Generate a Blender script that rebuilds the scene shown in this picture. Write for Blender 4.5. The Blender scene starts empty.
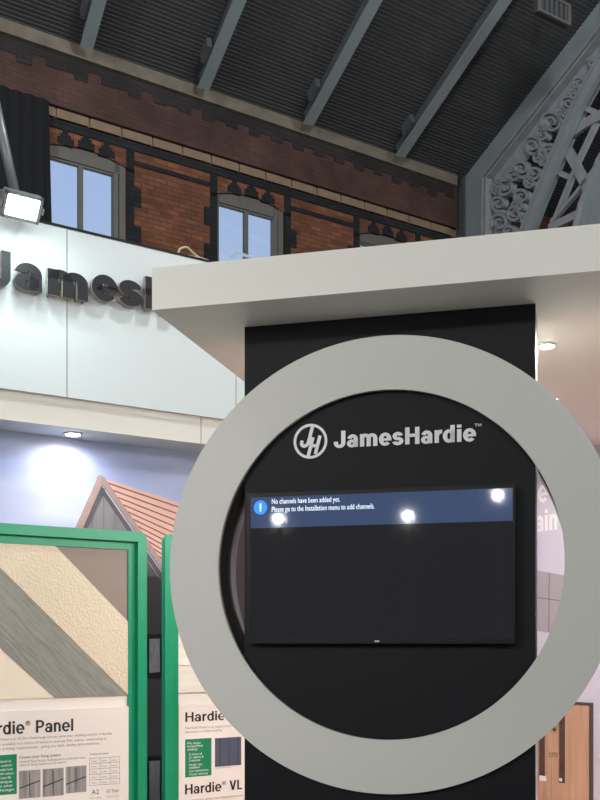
import bpy, bmesh, math, random
from mathutils import Matrix, Vector
random.seed(4)
SC = bpy.context.scene
COL = SC.collection
F = 1053.0          # focal length in pixels of the 600x800 photograph
E = 1.85            # eye height
H = 1.45            # soffit height above the eye
PI = math.pi

# ------------------------------------------------------------------ frames
class Frame:
    """x along the surface, y away from the viewer, z up the surface"""
    def __init__(s, X, Y, Z):
        s.X, s.Y, s.Z = Vector(X).normalized(), Vector(Y).normalized(), Vector(Z).normalized()
        s.M = Matrix((s.X, s.Y, s.Z)).transposed().to_4x4()
    def hit(s, px, py, d):
        r = Vector(((px - 300) / F, 1, (640 - py) / F)); c = Vector((0, 0, E))
        t = (d - c.dot(s.Y)) / r.dot(s.Y)
        p = c + r * t
        return p.dot(s.X), p.dot(s.Z)
    def d_at(s, px, hpx, h=H):
        r = Vector(((px - 300) / F, 1, 0))
        return h * F / hpx * r.dot(s.Y)
    def pts(s, pl, d):
        return [s.hit(x, y, d) for x, y in pl]
    def w(s, x, y, z):
        return s.X * x + s.Y * y + s.Z * z

def vframe(r):
    return Frame((math.cos(r), math.sin(r), 0), (-math.sin(r), math.cos(r), 0), (0, 0, 1))

AL = math.atan(F / 1500)
TH = math.atan(F / 3900)
LW = vframe(AL)                 # stand wall, mural, boards, brick wall
TW = vframe(-TH)                # tower, canopy, ring
RW = vframe(AL - PI / 2)        # right mural
DR = Vector((0.451, -1.0, 0.351))
TR = vframe(math.atan2(-1.0, 0.451))   # roof truss plane
BW = 14.9                       # brick wall distance
nrm = LW.X.cross(DR).normalized()
if nrm.z < 0: nrm = -nrm
RF = Frame(LW.X, nrm, LW.X.cross(nrm))

# ------------------------------------------------------------------ materials
def srgb(c):
    return tuple(((v / 255) / 12.92 if v / 255 <= 0.04045 else ((v / 255 + 0.055) / 1.055) ** 2.4) for v in c) + (1,)

def base_mat(name):
    m = bpy.data.materials.new(name); m.use_nodes = True
    nt = m.node_tree
    return m, nt, nt.nodes['Principled BSDF'], nt.links

def mat(name, rgb, rough=0.6, metal=0.0, var=0.06, scale=6.0, bump=0.0, bscale=60.0, stretch=(1, 1, 1), spec=0.5, rgb2=None):
    m, nt, b, L = base_mat(name)
    n = nt.nodes
    tc = n.new('ShaderNodeTexCoord'); mp = n.new('ShaderNodeMapping'); mp.inputs['Scale'].default_value = stretch
    L.new(tc.outputs['Object'], mp.inputs['Vector'])
    no = n.new('ShaderNodeTexNoise'); no.inputs['Scale'].default_value = scale; no.inputs['Detail'].default_value = 5
    L.new(mp.outputs[0], no.inputs['Vector'])
    mx = n.new('ShaderNodeMix'); mx.data_type = 'RGBA'
    c = srgb(rgb); c2 = srgb(rgb2) if rgb2 else tuple(max(0, v * (1 - var * 2)) for v in c[:3]) + (1,)
    mx.inputs[6].default_value = c; mx.inputs[7].default_value = c2
    L.new(no.outputs['Fac'], mx.inputs[0]); L.new(mx.outputs[2], b.inputs['Base Color'])
    b.inputs['Roughness'].default_value = rough; b.inputs['Metallic'].default_value = metal
    b.inputs['Specular IOR Level'].default_value = spec
    if bump:
        n2 = n.new('ShaderNodeTexNoise'); n2.inputs['Scale'].default_value = bscale; n2.inputs['Detail'].default_value = 4
        L.new(mp.outputs[0], n2.inputs['Vector'])
        bp = n.new('ShaderNodeBump'); bp.inputs['Strength'].default_value = bump; bp.inputs['Distance'].default_value = 0.01
        L.new(n2.outputs['Fac'], bp.inputs['Height']); L.new(bp.outputs[0], b.inputs['Normal'])
    return m

def emit(name, rgb, strength):
    m, nt, b, L = base_mat(name)
    b.inputs['Base Color'].default_value = srgb(rgb)
    b.inputs['Emission Color'].default_value = srgb(rgb)
    b.inputs['Emission Strength'].default_value = strength
    return m

def brick_mat(name, c1, c2, mortar, soot=None, w=0.225, h=0.075):
    m, nt, b, L = base_mat(name); n = nt.nodes
    tc = n.new('ShaderNodeTexCoord'); sp = n.new('ShaderNodeSeparateXYZ'); cb = n.new('ShaderNodeCombineXYZ')
    L.new(tc.outputs['Object'], sp.inputs[0]); L.new(sp.outputs['X'], cb.inputs['X']); L.new(sp.outputs['Z'], cb.inputs['Y'])
    br = n.new('ShaderNodeTexBrick'); br.inputs['Scale'].default_value = 1.0
    br.inputs['Brick Width'].default_value = w; br.inputs['Row Height'].default_value = h
    br.inputs['Mortar Size'].default_value = 0.008; br.inputs['Bias'].default_value = 0.0
    br.inputs['Color1'].default_value = srgb(c1); br.inputs['Color2'].default_value = srgb(c2); br.inputs['Mortar'].default_value = srgb(mortar)
    L.new(cb.outputs[0], br.inputs['Vector'])
    no = n.new('ShaderNodeTexNoise'); no.inputs['Scale'].default_value = 1.3; no.inputs['Detail'].default_value = 6
    L.new(tc.outputs['Object'], no.inputs['Vector'])
    rp = n.new('ShaderNodeValToRGB'); rp.color_ramp.elements[0].position = 0.35; rp.color_ramp.elements[1].position = 0.7
    rp.color_ramp.elements[0].color = (0.6, 0.6, 0.6, 1); rp.color_ramp.elements[1].color = (1.15, 1.1, 1.05, 1)
    L.new(no.outputs['Fac'], rp.inputs[0])
    mx = n.new('ShaderNodeMix'); mx.data_type = 'RGBA'; mx.blend_type = 'MULTIPLY'; mx.inputs[0].default_value = 1
    L.new(br.outputs['Color'], mx.inputs[6]); L.new(rp.outputs[0], mx.inputs[7]); L.new(mx.outputs[2], b.inputs['Base Color'])
    bp = n.new('ShaderNodeBump'); bp.inputs['Distance'].default_value = 0.006; bp.inputs['Strength'].default_value = 0.6
    inv = n.new('ShaderNodeMath'); inv.operation = 'SUBTRACT'; inv.inputs[0].default_value = 1
    L.new(br.outputs['Fac'], inv.inputs[1]); L.new(inv.outputs[0], bp.inputs['Height']); L.new(bp.outputs[0], b.inputs['Normal'])
    b.inputs['Roughness'].default_value = 0.9
    return m

def stripe_mat(name, c1, c2, per, axis='X', duty=0.9, rough=0.7, warp=0.0, grain=0.15):
    """boards / planks / slats: thin lines every per metres along one axis"""
    m, nt, b, L = base_mat(name); n = nt.nodes
    tc = n.new('ShaderNodeTexCoord'); sp = n.new('ShaderNodeSeparateXYZ'); L.new(tc.outputs['Object'], sp.inputs[0])
    dv = n.new('ShaderNodeMath'); dv.operation = 'DIVIDE'; dv.inputs[1].default_value = per
    L.new(sp.outputs[axis], dv.inputs[0])
    fr = n.new('ShaderNodeMath'); fr.operation = 'FRACT'; L.new(dv.outputs[0], fr.inputs[0])
    gt = n.new('ShaderNodeMath'); gt.operation = 'GREATER_THAN'; gt.inputs[1].default_value = duty
    L.new(fr.outputs[0], gt.inputs[0])
    no = n.new('ShaderNodeTexNoise'); no.inputs['Scale'].default_value = 14; no.inputs['Detail'].default_value = 6
    mp = n.new('ShaderNodeMapping'); mp.inputs['Scale'].default_value = (0.15, 1, 1) if axis != 'X' else (1, 1, 0.15)
    L.new(tc.outputs['Object'], mp.inputs[0]); L.new(mp.outputs[0], no.inputs['Vector'])
    a = n.new('ShaderNodeMix'); a.data_type = 'RGBA'; cc = srgb(c1)
    a.inputs[6].default_value = cc; a.inputs[7].default_value = tuple(v * (1 - grain * 2) for v in cc[:3]) + (1,)
    L.new(no.outputs['Fac'], a.inputs[0])
    mx = n.new('ShaderNodeMix'); mx.data_type = 'RGBA'; mx.inputs[7].default_value = srgb(c2)
    L.new(gt.outputs[0], mx.inputs[0]); L.new(a.outputs[2], mx.inputs[6]); L.new(mx.outputs[2], b.inputs['Base Color'])
    b.inputs['Roughness'].default_value = rough
    return m

def grain_mat(name, c1, c2, ang, scale=30, rough=0.6, bump=0.3, stretch=0.06):
    """wood grain running along an angle in the x-z plane"""
    m, nt, b, L = base_mat(name); n = nt.nodes
    tc = n.new('ShaderNodeTexCoord'); r = n.new('ShaderNodeMapping'); r.inputs['Rotation'].default_value = (0, ang, 0)
    s = n.new('ShaderNodeMapping'); s.inputs['Scale'].default_value = (stretch, 1, 1)
    L.new(tc.outputs['Object'], r.inputs[0]); L.new(r.outputs[0], s.inputs[0])
    no = n.new('ShaderNodeTexNoise'); no.inputs['Scale'].default_value = scale; no.inputs['Detail'].default_value = 6; no.inputs['Roughness'].default_value = 0.65
    L.new(s.outputs[0], no.inputs['Vector'])
    rp = n.new('ShaderNodeValToRGB'); rp.color_ramp.elements[0].position = 0.36; rp.color_ramp.elements[1].position = 0.64
    rp.color_ramp.elements[0].color = srgb(c1); rp.color_ramp.elements[1].color = srgb(c2)
    L.new(no.outputs['Fac'], rp.inputs[0]); L.new(rp.outputs[0], b.inputs['Base Color'])
    bp = n.new('ShaderNodeBump'); bp.inputs['Strength'].default_value = bump; bp.inputs['Distance'].default_value = 0.004
    L.new(no.outputs['Fac'], bp.inputs['Height']); L.new(bp.outputs[0], b.inputs['Normal'])
    b.inputs['Roughness'].default_value = rough
    return m

def glass_mat():
    m = bpy.data.materials.new('window_glass'); m.use_nodes = True; nt = m.node_tree; n = nt.nodes; n.clear()
    o = n.new('ShaderNodeOutputMaterial'); mx = n.new('ShaderNodeMixShader'); t = n.new('ShaderNodeBsdfTransparent'); g = n.new('ShaderNodeBsdfGlossy')
    t.inputs[0].default_value = (0.93, 0.95, 0.96, 1); g.inputs['Roughness'].default_value = 0.03
    fz = n.new('ShaderNodeFresnel'); fz.inputs[0].default_value = 1.45
    nt.links.new(fz.outputs[0], mx.inputs[0]); nt.links.new(t.outputs[0], mx.inputs[1]); nt.links.new(g.outputs[0], mx.inputs[2]); nt.links.new(mx.outputs[0], o.inputs[0])
    return m

def sky_print_mat():
    m, nt, b, L = base_mat('sky_print'); n = nt.nodes
    tc = n.new('ShaderNodeTexCoord'); mp = n.new('ShaderNodeMapping'); mp.inputs['Scale'].default_value = (0.55, 1, 2.2)
    L.new(tc.outputs['Object'], mp.inputs[0])
    no = n.new('ShaderNodeTexNoise'); no.inputs['Scale'].default_value = 1.1; no.inputs['Detail'].default_value = 4; no.inputs['Roughness'].default_value = 0.45
    L.new(mp.outputs[0], no.inputs['Vector'])
    rp = n.new('ShaderNodeValToRGB'); rp.color_ramp.elements[0].position = 0.35; rp.color_ramp.elements[1].position = 0.7
    rp.color_ramp.elements[0].color = srgb((160, 170, 208)); rp.color_ramp.elements[1].color = srgb((204, 208, 226))
    L.new(no.outputs['Fac'], rp.inputs[0]); L.new(rp.outputs[0], b.inputs['Base Color'])
    b.inputs['Roughness'].default_value = 0.55
    return m

M = {}
M['white'] = mat('white_laminate', (206, 214, 214), 0.45, var=0.02)
M['warm_white'] = mat('cream_white_paint', (222, 218, 206), 0.55, var=0.02)
M['canopy'] = mat('canopy_white', (222, 220, 210), 0.5, var=0.02)
M['ring'] = mat('ring_white', (194, 193, 186), 0.5, var=0.03, scale=2)
M['black'] = mat('black_laminate', (15, 16, 20), 0.55, var=0.1, scale=3, spec=0.18)
M['black_gloss'] = mat('black_gloss_lining', (46, 42, 40), 0.2, var=0.1, scale=5)
M['letter'] = mat('black_letter_face', (26, 26, 30), 0.5, var=0.05, spec=0.3)
M['letter_side'] = mat('letter_return', (150, 136, 128), 0.5)
M['logo'] = mat('silver_vinyl', (226, 226, 228), 0.45, var=0.03)
M['tv'] = mat('tv_bezel', (7, 7, 9), 0.45, var=0.05, spec=0.2)
M['brick'] = brick_mat('orange_brick', (146, 92, 64), (112, 68, 50), (96, 72, 58))
M['frieze'] = brick_mat('sooty_red_brick', (92, 66, 60), (82, 60, 55), (78, 58, 54))
M['black_brick'] = brick_mat('black_brick', (40, 42, 48), (30, 32, 38), (24, 25, 29))
M['soot'] = brick_mat('soot_brick', (56, 50, 52), (48, 44, 46), (44, 40, 42))
M['stone'] = mat('dirty_stone', (140, 131, 116), 0.9, var=0.3, scale=4, bump=0.4, bscale=12)
M['stone2'] = mat('string_stone', (150, 128, 106), 0.9, var=0.2, scale=5)
M['roof'] = mat('dark_roof_boards', (92, 94, 96), 0.85, var=0.25, scale=3, stretch=(0.4, 1, 3), bump=0.4, bscale=25)
M['steel'] = mat('grey_green_steel', (150, 162, 166), 0.55, var=0.12, scale=3)
M['steel_dark'] = mat('dark_steel', (94, 98, 102), 0.6, var=0.15, scale=3)
M['steel_orn'] = mat('painted_cast_iron', (168, 172, 178), 0.6, var=0.2, scale=5)
M['wframe'] = mat('grey_window_timber', (112, 110, 104), 0.7, var=0.15, scale=4)
M['glass'] = glass_mat()
M['cloth'] = mat('black_cloth', (24, 25, 30), 0.95, var=0.2, scale=3, stretch=(4, 1, 0.3))
M['green'] = mat('green_paint', (0, 140, 98), 0.42, var=0.04)
M['stucco'] = mat('cream_stucco', (216, 203, 178), 0.85, var=0.05, scale=60, bump=1.0, bscale=55)
M['smooth_cream'] = mat('smooth_cream', (224, 212, 192), 0.6, var=0.02)
M['taupe'] = mat('taupe_panel', (136, 122, 112), 0.6, var=0.06, scale=8)
M['woodgrain'] = grain_mat('grey_woodgrain', (116, 116, 108), (142, 142, 132), math.radians(-44), scale=110)
M['plank'] = grain_mat('cream_plank', (208, 204, 190), (226, 222, 210), 0.0, scale=25, bump=0.6)
M['paper'] = mat('printed_paper', (224, 216, 208), 0.5, var=0.01)
M['ink'] = mat('black_ink', (38, 36, 38), 0.6)
M['grey_ink'] = mat('grey_ink', (130, 124, 122), 0.6)
M['green_ink'] = mat('green_ink', (0, 122, 80), 0.5, var=0.03)
M['white_ink'] = mat('white_ink', (236, 233, 236), 0.5)
M['pic'] = grain_mat('grey_timber_picture', (118, 114, 112), (158, 154, 150), PI / 2, scale=40, bump=0)
M['bluepic'] = stripe_mat('blue_grey_board_picture', (74, 82, 100), (44, 50, 66), 0.075, 'X', 0.9)
M['sky'] = sky_print_mat()
M['tiles'] = mat('printed_terracotta', (232, 184, 168), 0.6, var=0.12, scale=9)
M['tile_line'] = mat('printed_tile_shadow', (120, 76, 68), 0.6)
M['barge'] = mat('printed_verge', (176, 150, 142), 0.6, var=0.2, scale=20)
M['gable'] = stripe_mat('printed_grey_cladding', (138, 136, 140), (112, 110, 114), 0.09, 'X', 0.88)
M['charcoal'] = mat('printed_charcoal', (84, 79, 81), 0.6, var=0.1)
M['charcoal2'] = mat('printed_black_frame', (30, 29, 32), 0.6)
M['pane_print'] = mat('printed_window_pane', (196, 194, 196), 0.5, rgb2=(110, 110, 114), scale=18, stretch=(2, 1, .7))
M['lilac'] = mat('lilac_print', (194, 190, 206), 0.55, var=0.04, scale=1.5)
M['grey_panel'] = mat('printed_grey_panels', (158, 148, 156), 0.55, var=0.05, scale=3)
M['joint'] = mat('printed_joint', (112, 104, 110), 0.6)
M['oak'] = grain_mat('pale_oak', (172, 134, 110), (192, 156, 132), PI / 2, scale=22, bump=0.1)
M['oak2'] = grain_mat('pale_oak_edge', (160, 116, 92), (182, 138, 112), PI / 2, scale=22, bump=0.1)
M['darkframe'] = mat('dark_bronze', (80, 66, 62), 0.5)
M['slot'] = mat('smoked_slot_glass', (104, 82, 74), 0.15, var=0.3, scale=5, stretch=(1, 1, 2))
M['chrome'] = mat('brushed_metal', (120, 116, 112), 0.35, metal=0.8)
M['lamp_body'] = mat('lamp_grey', (120, 124, 126), 0.4, metal=0.3)
M['flood'] = emit('flood_led', (222, 255, 248), 30.0)
M['down'] = emit('downlight_led', (255, 240, 222), 26.0)
M['spot'] = emit('spot_led', (255, 250, 240), 5.0)
M['carpet'] = mat('grey_hall_carpet', (120, 118, 116), 0.95, scale=40, bump=.3)
M['floor'] = grain_mat('bounce_wood_floor', (216, 130, 84), (192, 108, 66), 0.3, scale=8, bump=0.1)
M['hall'] = mat('hall_dark_wall', (70, 70, 74), 0.9, var=0.2, scale=1)
M['vent'] = mat('grey_wood_frame', (122, 116, 106), 0.7, var=0.2, scale=6)
M['vent_dark'] = mat('vent_slat', (60, 60, 62), 0.7)
M['strap'] = mat('beige_strap', (196, 178, 150), 0.8)
M['hose'] = mat('pale_blue_cable', (168, 186, 204), 0.4)
M['screen'] = emit('tv_screen_dark', (46, 47, 49), 0.55)
M['screen'].node_tree.nodes['Principled BSDF'].inputs['Base Color'].default_value = (0.006, 0.006, 0.007, 1)
M['screen'].node_tree.nodes['Principled BSDF'].inputs['Roughness'].default_value = 0.03
M['banner'] = emit('tv_banner_blue', (64, 80, 112), 0.95)
M['banner'].node_tree.nodes['Principled BSDF'].inputs['Base Color'].default_value = (0.006, 0.006, 0.01, 1)
M['banner'].node_tree.nodes['Principled BSDF'].inputs['Roughness'].default_value = 0.03
M['tvblue'] = emit('tv_icon_blue', (20, 120, 225), 0.9)
M['tvwhite'] = emit('tv_text_white', (220, 232, 245), 0.9)

# ------------------------------------------------------------------ objects
BASE = {}; FR = {}
def thing(name, fr, label, cat, base=(0, 0, 0), group=None):
    o = bpy.data.objects.new(name, None); COL.objects.link(o); o.empty_display_size = 0.1
    o.matrix_world = fr.M @ Matrix.Translation(base)
    o['label'] = label; o['category'] = cat
    if group: o['group'] = group
    BASE[o] = Vector(base); FR[o] = fr
    return o

def finish(name, bm, m):
    bmesh.ops.remove_doubles(bm, verts=bm.verts, dist=1e-6)
    bmesh.ops.recalc_face_normals(bm, faces=bm.faces)
    me = bpy.data.meshes.new(name); bm.to_mesh(me); bm.free()
    if isinstance(m, (list, tuple)):
        for x in m: me.materials.append(x)
    else: me.materials.append(m)
    return me

def part(name, bm, m, parent, label=None, smooth=False):
    bmesh.ops.translate(bm, verts=bm.verts, vec=-BASE[parent])
    me = finish(name, bm, m)
    if smooth:
        for p in me.polygons: p.use_smooth = True
    o = bpy.data.objects.new(name, me); COL.objects.link(o); o.parent = parent
    BASE[o] = BASE[parent]; FR[o] = FR[parent]
    if label: o['label'] = label
    return o

def single(name, bm, m, fr, label=None, cat=None, group=None, base=None, kind=None, smooth=False):
    if base is None:
        xs = [v.co for v in bm.verts]
        base = (sum(c.x for c in xs) / len(xs), sum(c.y for c in xs) / len(xs), min(c.z for c in xs))
    bmesh.ops.translate(bm, verts=bm.verts, vec=-Vector(base))
    me = finish(name, bm, m)
    if smooth:
        for p in me.polygons: p.use_smooth = True
    o = bpy.data.objects.new(name, me); COL.objects.link(o)
    o.matrix_world = fr.M @ Matrix.Translation(base)
    if label: o['label'] = label
    if cat: o['category'] = cat
    if group: o['group'] = group
    if kind: o['kind'] = kind
    BASE[o] = Vector(base); FR[o] = fr
    return o

NB = bmesh.new
def prism(bm, poly, y0, y1, mi=0, side=None):
    a = [bm.verts.new((x, y0, z)) for x, z in poly]; b = [bm.verts.new((x, y1, z)) for x, z in poly]
    fs = [bm.faces.new(a), bm.faces.new(b[::-1])]
    n = len(poly)
    for i in range(n):
        f = bm.faces.new((a[i], b[i], b[(i + 1) % n], a[(i + 1) % n]))
        if side is not None: f.material_index = side
    for f in fs: f.material_index = mi
    return bm
def box(bm, x0, x1, y0, y1, z0, z1, mi=0):
    return prism(bm, [(x0, z0), (x1, z0), (x1, z1), (x0, z1)], y0, y1, mi, mi)
def bevel_box(bm, x0, x1, y0, y1, z0, z1, r=0.01, seg=2):
    t = NB(); box(t, x0, x1, y0, y1, z0, z1)
    bmesh.ops.recalc_face_normals(t, faces=t.faces)
    bmesh.ops.bevel(t, geom=t.edges[:], offset=r, segments=seg, affect='EDGES', profile=0.5)
    me = bpy.data.meshes.new('t'); t.to_mesh(me); t.free(); bm.from_mesh(me); bpy.data.meshes.remove(me)
    return bm
def bar(bm, pts, w, y0, y1, closed=False):
    """mitred strip along a polyline in the x-z plane"""
    P = [Vector(p) for p in pts]; n = len(P); L = []; R = []
    for i in range(n):
        a = P[i - 1] if (i > 0 or closed) else None; c = P[(i + 1) % n] if (i < n - 1 or closed) else None
        d1 = (P[i] - a).normalized() if a is not None else None; d2 = (c - P[i]).normalized() if c is not None else None
        d = (d1 + d2) if (d1 and d2) else (d1 or d2)
        d = d.normalized(); nn = Vector((-d.y, d.x)); k = 1
        if d1 and d2: k = 1 / max(0.4, abs(nn.dot(Vector((-d1.y, d1.x)))))
        ww = w[i] if isinstance(w, (list, tuple)) else w
        L.append(P[i] + nn * ww / 2 * k); R.append(P[i] - nn * ww / 2 * k)
    for i in range(n if closed else n - 1):
        j = (i + 1) % n
        prism(bm, [tuple(L[i]), tuple(L[j]), tuple(R[j]), tuple(R[i])], y0, y1)
    return bm
def disc(bm, cx, cz, r, y0, y1, n=32):
    return prism(bm, [(cx + r * math.cos(2 * PI * i / n), cz + r * math.sin(2 * PI * i / n)) for i in range(n)], y0, y1)
def vdisc(bm, cx, cy, r, z0, z1, n=32):
    """disc with a vertical axis"""
    a = [bm.verts.new((cx + r * math.cos(2 * PI * i / n), cy + r * math.sin(2 * PI * i / n), z0)) for i in range(n)]
    b = [bm.verts.new((cx + r * math.cos(2 * PI * i / n), cy + r * math.sin(2 * PI * i / n), z1)) for i in range(n)]
    bm.faces.new(a); bm.faces.new(b[::-1])
    for i in range(n): bm.faces.new((a[i], b[i], b[(i + 1) % n], a[(i + 1) % n]))
    return bm
def annulus(bm, cx, cz, ro, ri, y0, y1, n=128, inner_mi=0, out_mi=0):
    V = []
    for i in range(n):
        c, s = math.cos(2 * PI * i / n), math.sin(2 * PI * i / n)
        V.append([bm.verts.new((cx + r * c, y, cz + r * s)) for r, y in ((ro, y0), (ri, y0), (ri, y1), (ro, y1))])
    for i in range(n):
        A, B = V[i], V[(i + 1) % n]
        for k in range(4):
            f = bm.faces.new((A[k], A[(k + 1) % 4], B[(k + 1) % 4], B[k]))
            f.material_index = inner_mi if k == 1 else out_mi
            f.smooth = k in (1, 3)
    return bm
def tube(bm, pts, r, n=8):
    P = [Vector(p) for p in pts]; rings = []
    for i, p in enumerate(P):
        d = (P[min(i + 1, len(P) - 1)] - P[max(i - 1, 0)]).normalized()
        u = d.cross(Vector((0, 0, 1)));  u = u.normalized() if u.length > 1e-3 else Vector((1, 0, 0)); v = d.cross(u)
        rings.append([bm.verts.new(p + (u * math.cos(2 * PI * k / n) + v * math.sin(2 * PI * k / n)) * r) for k in range(n)])
    for a, b in zip(rings, rings[1:]):
        for k in range(n): bm.faces.new((a[k], a[(k + 1) % n], b[(k + 1) % n], b[k]))
    bm.faces.new(rings[0]); bm.faces.new(rings[-1][::-1])
    return bm
def smooth_path(pts, n=6):
    P = [Vector(p) for p in pts]; out = []
    for i in range(len(P) - 1):
        p0, p1, p2, p3 = P[max(i - 1, 0)], P[i], P[i + 1], P[min(i + 2, len(P) - 1)]
        for k in range(n):
            t = k / n
            out.append(0.5 * ((2 * p1) + (p2 - p0) * t + (2 * p0 - 5 * p1 + 4 * p2 - p3) * t * t + (3 * p1 - p0 - 3 * p2 + p3) * t ** 3))
    out.append(P[-1]); return out

# ------------------------------------------------------------------ lettering (grotesque built from strokes)
def _ring(cx, cy, rx, ry, wx, wy, a0, a1):
    n = max(4, int(abs(a1 - a0) / 12)); out = []
    for i in range(n):
        q = [math.radians(a0 + (a1 - a0) * k / n) for k in (i, i + 1)]
        o = [(cx + rx * math.cos(t), cy + ry * math.sin(t)) for t in q]
        e = [(cx + (rx - wx) * math.cos(t), cy + (ry - wy) * math.sin(t)) for t in q]
        out.append([o[0], o[1], e[1], e[0]])
    return out
def _r(x0, y0, x1, y1): return [(x0, y0), (x1, y0), (x1, y1), (x0, y1)]
def glyph(c, w):
    h = w * 0.86; x = 0.74
    if c == 'J': return [_r(.62 - w, .29, .62, 1), _r(.02, .29, .02 + w, .36)] + _ring(.32, .29, .30, .31, w, h, 180, 360), .69
    if c == 'a': return [_r(.58 - w, 0, .58, .48)] + _ring(.31, .46, .27, .30, w, h, 0, 168) + _ring(.275, .215, .255, .235, w * .95, h * .85, 0, 360), .64
    if c == 'm':
        g = .335; return [_r(.06, 0, .06 + w, x), _r(.06 + g, 0, .06 + g + w, .47), _r(.06 + 2 * g, 0, .06 + 2 * g + w, .47)] + \
            _ring(.06 + (g + w) / 2, .46, (g + w) / 2, .30, w, h, 0, 180) + _ring(.06 + g + (g + w) / 2, .46, (g + w) / 2, .30, w, h, 0, 180), .12 + 2 * g + w
    if c == 'n':
        g = .36; return [_r(.06, 0, .06 + w, x), _r(.06 + g, 0, .06 + g + w, .47)] + _ring(.06 + (g + w) / 2, .46, (g + w) / 2, .30, w, h, 0, 180), .12 + g + w
    if c == 'e': return [_r(.03 + w * .5, .36 - h * .42, .66, .36 + h * .36)] + _ring(.345, .37, .315, .39, w, h, -2, 318), .69
    if c == 's':
        ry = (.78 + h) / 4; return _ring(.30, .76 - ry, .26, ry, w * .95, h, 12, 270) + _ring(.30, -.02 + ry, .28, ry, w * .95, h, -168, 90), .61
    if c == 'H': return [_r(.07, 0, .07 + w, 1), _r(.78 - w, 0, .78, 1), _r(.07, .52 - h / 2, .78, .52 + h / 2)], .85
    if c == 'r': return [_r(.06, 0, .06 + w, x)] + _ring(.06 + .36, .40, .36, .36, w, h * 1.15, 88, 165), .45
    if c == 'd': return [_r(.61 - w, 0, .61, 1)] + _ring(.32, .37, .29, .39, w, h, 0, 360), .67
    if c == 'i': return [_r(.06, 0, .06 + w, x), _r(.06, .83, .06 + w, 1)], .12 + w
    if c == 'l': return [_r(.06, 0, .06 + w, 1)], .12 + w
    if c == 'P': return [_r(.07, 0, .07 + w, 1), _r(.07, 1 - h, .40, 1), _r(.07, .38, .40, .38 + h)] + _ring(.40, .69, .30, .31, w, h, -90, 90), .74
    if c == 'L': return [_r(.07, 0, .07 + w, 1), _r(.07, 0, .56, h)], .60
    if c == 'V': return [[(0, 1), (w * 1.1, 1), (.34 + w * .5, 0), (.34 - w * .5, 0)], [(.68, 1), (.34 + w * .5, 0), (.34 - w * .5, 0), (.68 - w * 1.1, 1)]], .70
    if c == '®':
        return _ring(.22, .80, .19, .19, .035, .035, 0, 360) + [_r(.15, .70, .185, .90), _r(.15, .87, .25, .90), _r(.15, .79, .25, .82), _r(.235, .80, .265, .89), [(.21, .80), (.25, .80), (.29, .70), (.25, .70)]], .46
    if c == '™':
        return [_r(.02, .92, .20, .97), _r(.09, .70, .13, .97), _r(.24, .70, .28, .97), _r(.42, .70, .46, .97), [(.28, .97), (.35, .78), (.35, .70), (.25, .95)], [(.42, .97), (.45, .95), (.35, .70), (.35, .78)]], .5
    return [], .30
def lettering(s, w, track=0.0):
    out = []; x = 0
    for c in s:
        g, adv = glyph(c, w)
        out.append([[(px + x, py) for px, py in p] for p in g]); x += adv + track
    return out, x
def letters_bm(fr, s, w, px0, base, cap, px1, d, thick, track=0.0, side=None):
    """bold lettering: left edge, baseline and cap height measured at (px0, base); right edge at px1"""
    x0, z0 = fr.hit(px0, base, d); x1, _ = fr.hit(px1, base, d); _, z1 = fr.hit(px0, base - cap, d)
    G, adv = lettering(s, w, track); kx = (x1 - x0) / adv; kz = z1 - z0
    res = []
    for g in G:
        bm = NB()
        for p in g: prism(bm, [(x0 + x * kx, z0 + y * kz) for x, y in p], d - thick, d, 0, side)
        res.append(bm)
    return res
def join(bms):
    r = NB()
    for b in bms:
        me = bpy.data.meshes.new('t'); b.to_mesh(me); b.free(); r.from_mesh(me); bpy.data.meshes.remove(me)
    return r
def small_text(fr, s, px0, base, cap, d, px1=None):
    """a line of the built-in font turned into a mesh lying on the plane y = d"""
    cu = bpy.data.curves.new('t', 'FONT'); cu.body = s; cu.size = 1.0; cu.resolution_u = 2; cu.extrude = 0.0
    o = bpy.data.objects.new('t', cu); COL.objects.link(o)
    dg = bpy.context.evaluated_depsgraph_get(); me = bpy.data.meshes.new_from_object(o.evaluated_get(dg))
    bpy.data.objects.remove(o); bpy.data.curves.remove(cu)
    bm = NB(); bm.from_mesh(me); bpy.data.meshes.remove(me)
    if not bm.verts: return bm
    x0, z0 = fr.hit(px0, base, d); _, z1 = fr.hit(px0, base - cap, d)
    k = (z1 - z0) / 0.70; mx = max(v.co.x for v in bm.verts)
    kx = k if px1 is None else (fr.hit(px1, base, d)[0] - x0) / mx
    for v in bm.verts: v.co = Vector((x0 + v.co.x * kx, d, z0 + v.co.y * k))
    return bm

def prect(bm, fr, d, x0, y0, x1, y1, dy=0.001, mi=0):
    a, zt = fr.hit(x0, y0, d); b, _ = fr.hit(x1, y0, d); _, zb = fr.hit(x0, y1, d)
    return box(bm, a, b, d, d + dy, zb, zt, mi)
def ppoly(bm, fr, d, pl, y0, y1): return prism(bm, fr.pts(pl, d), y0, y1)

# ------------------------------------------------------------------ setting: floor, hall shell, brick wall
bm = NB(); box(bm, -30, 45, -40, BW + .4, -.1, 0)
single('floor', bm, M['carpet'], LW, kind='structure', base=(0, 0, 0))

cx_, cz_ = LW.hit(300, 122, BW - .2)
P0 = LW.w(cx_, BW - .2, cz_)
ROOF_Y = P0.dot(RF.Y)
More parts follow.
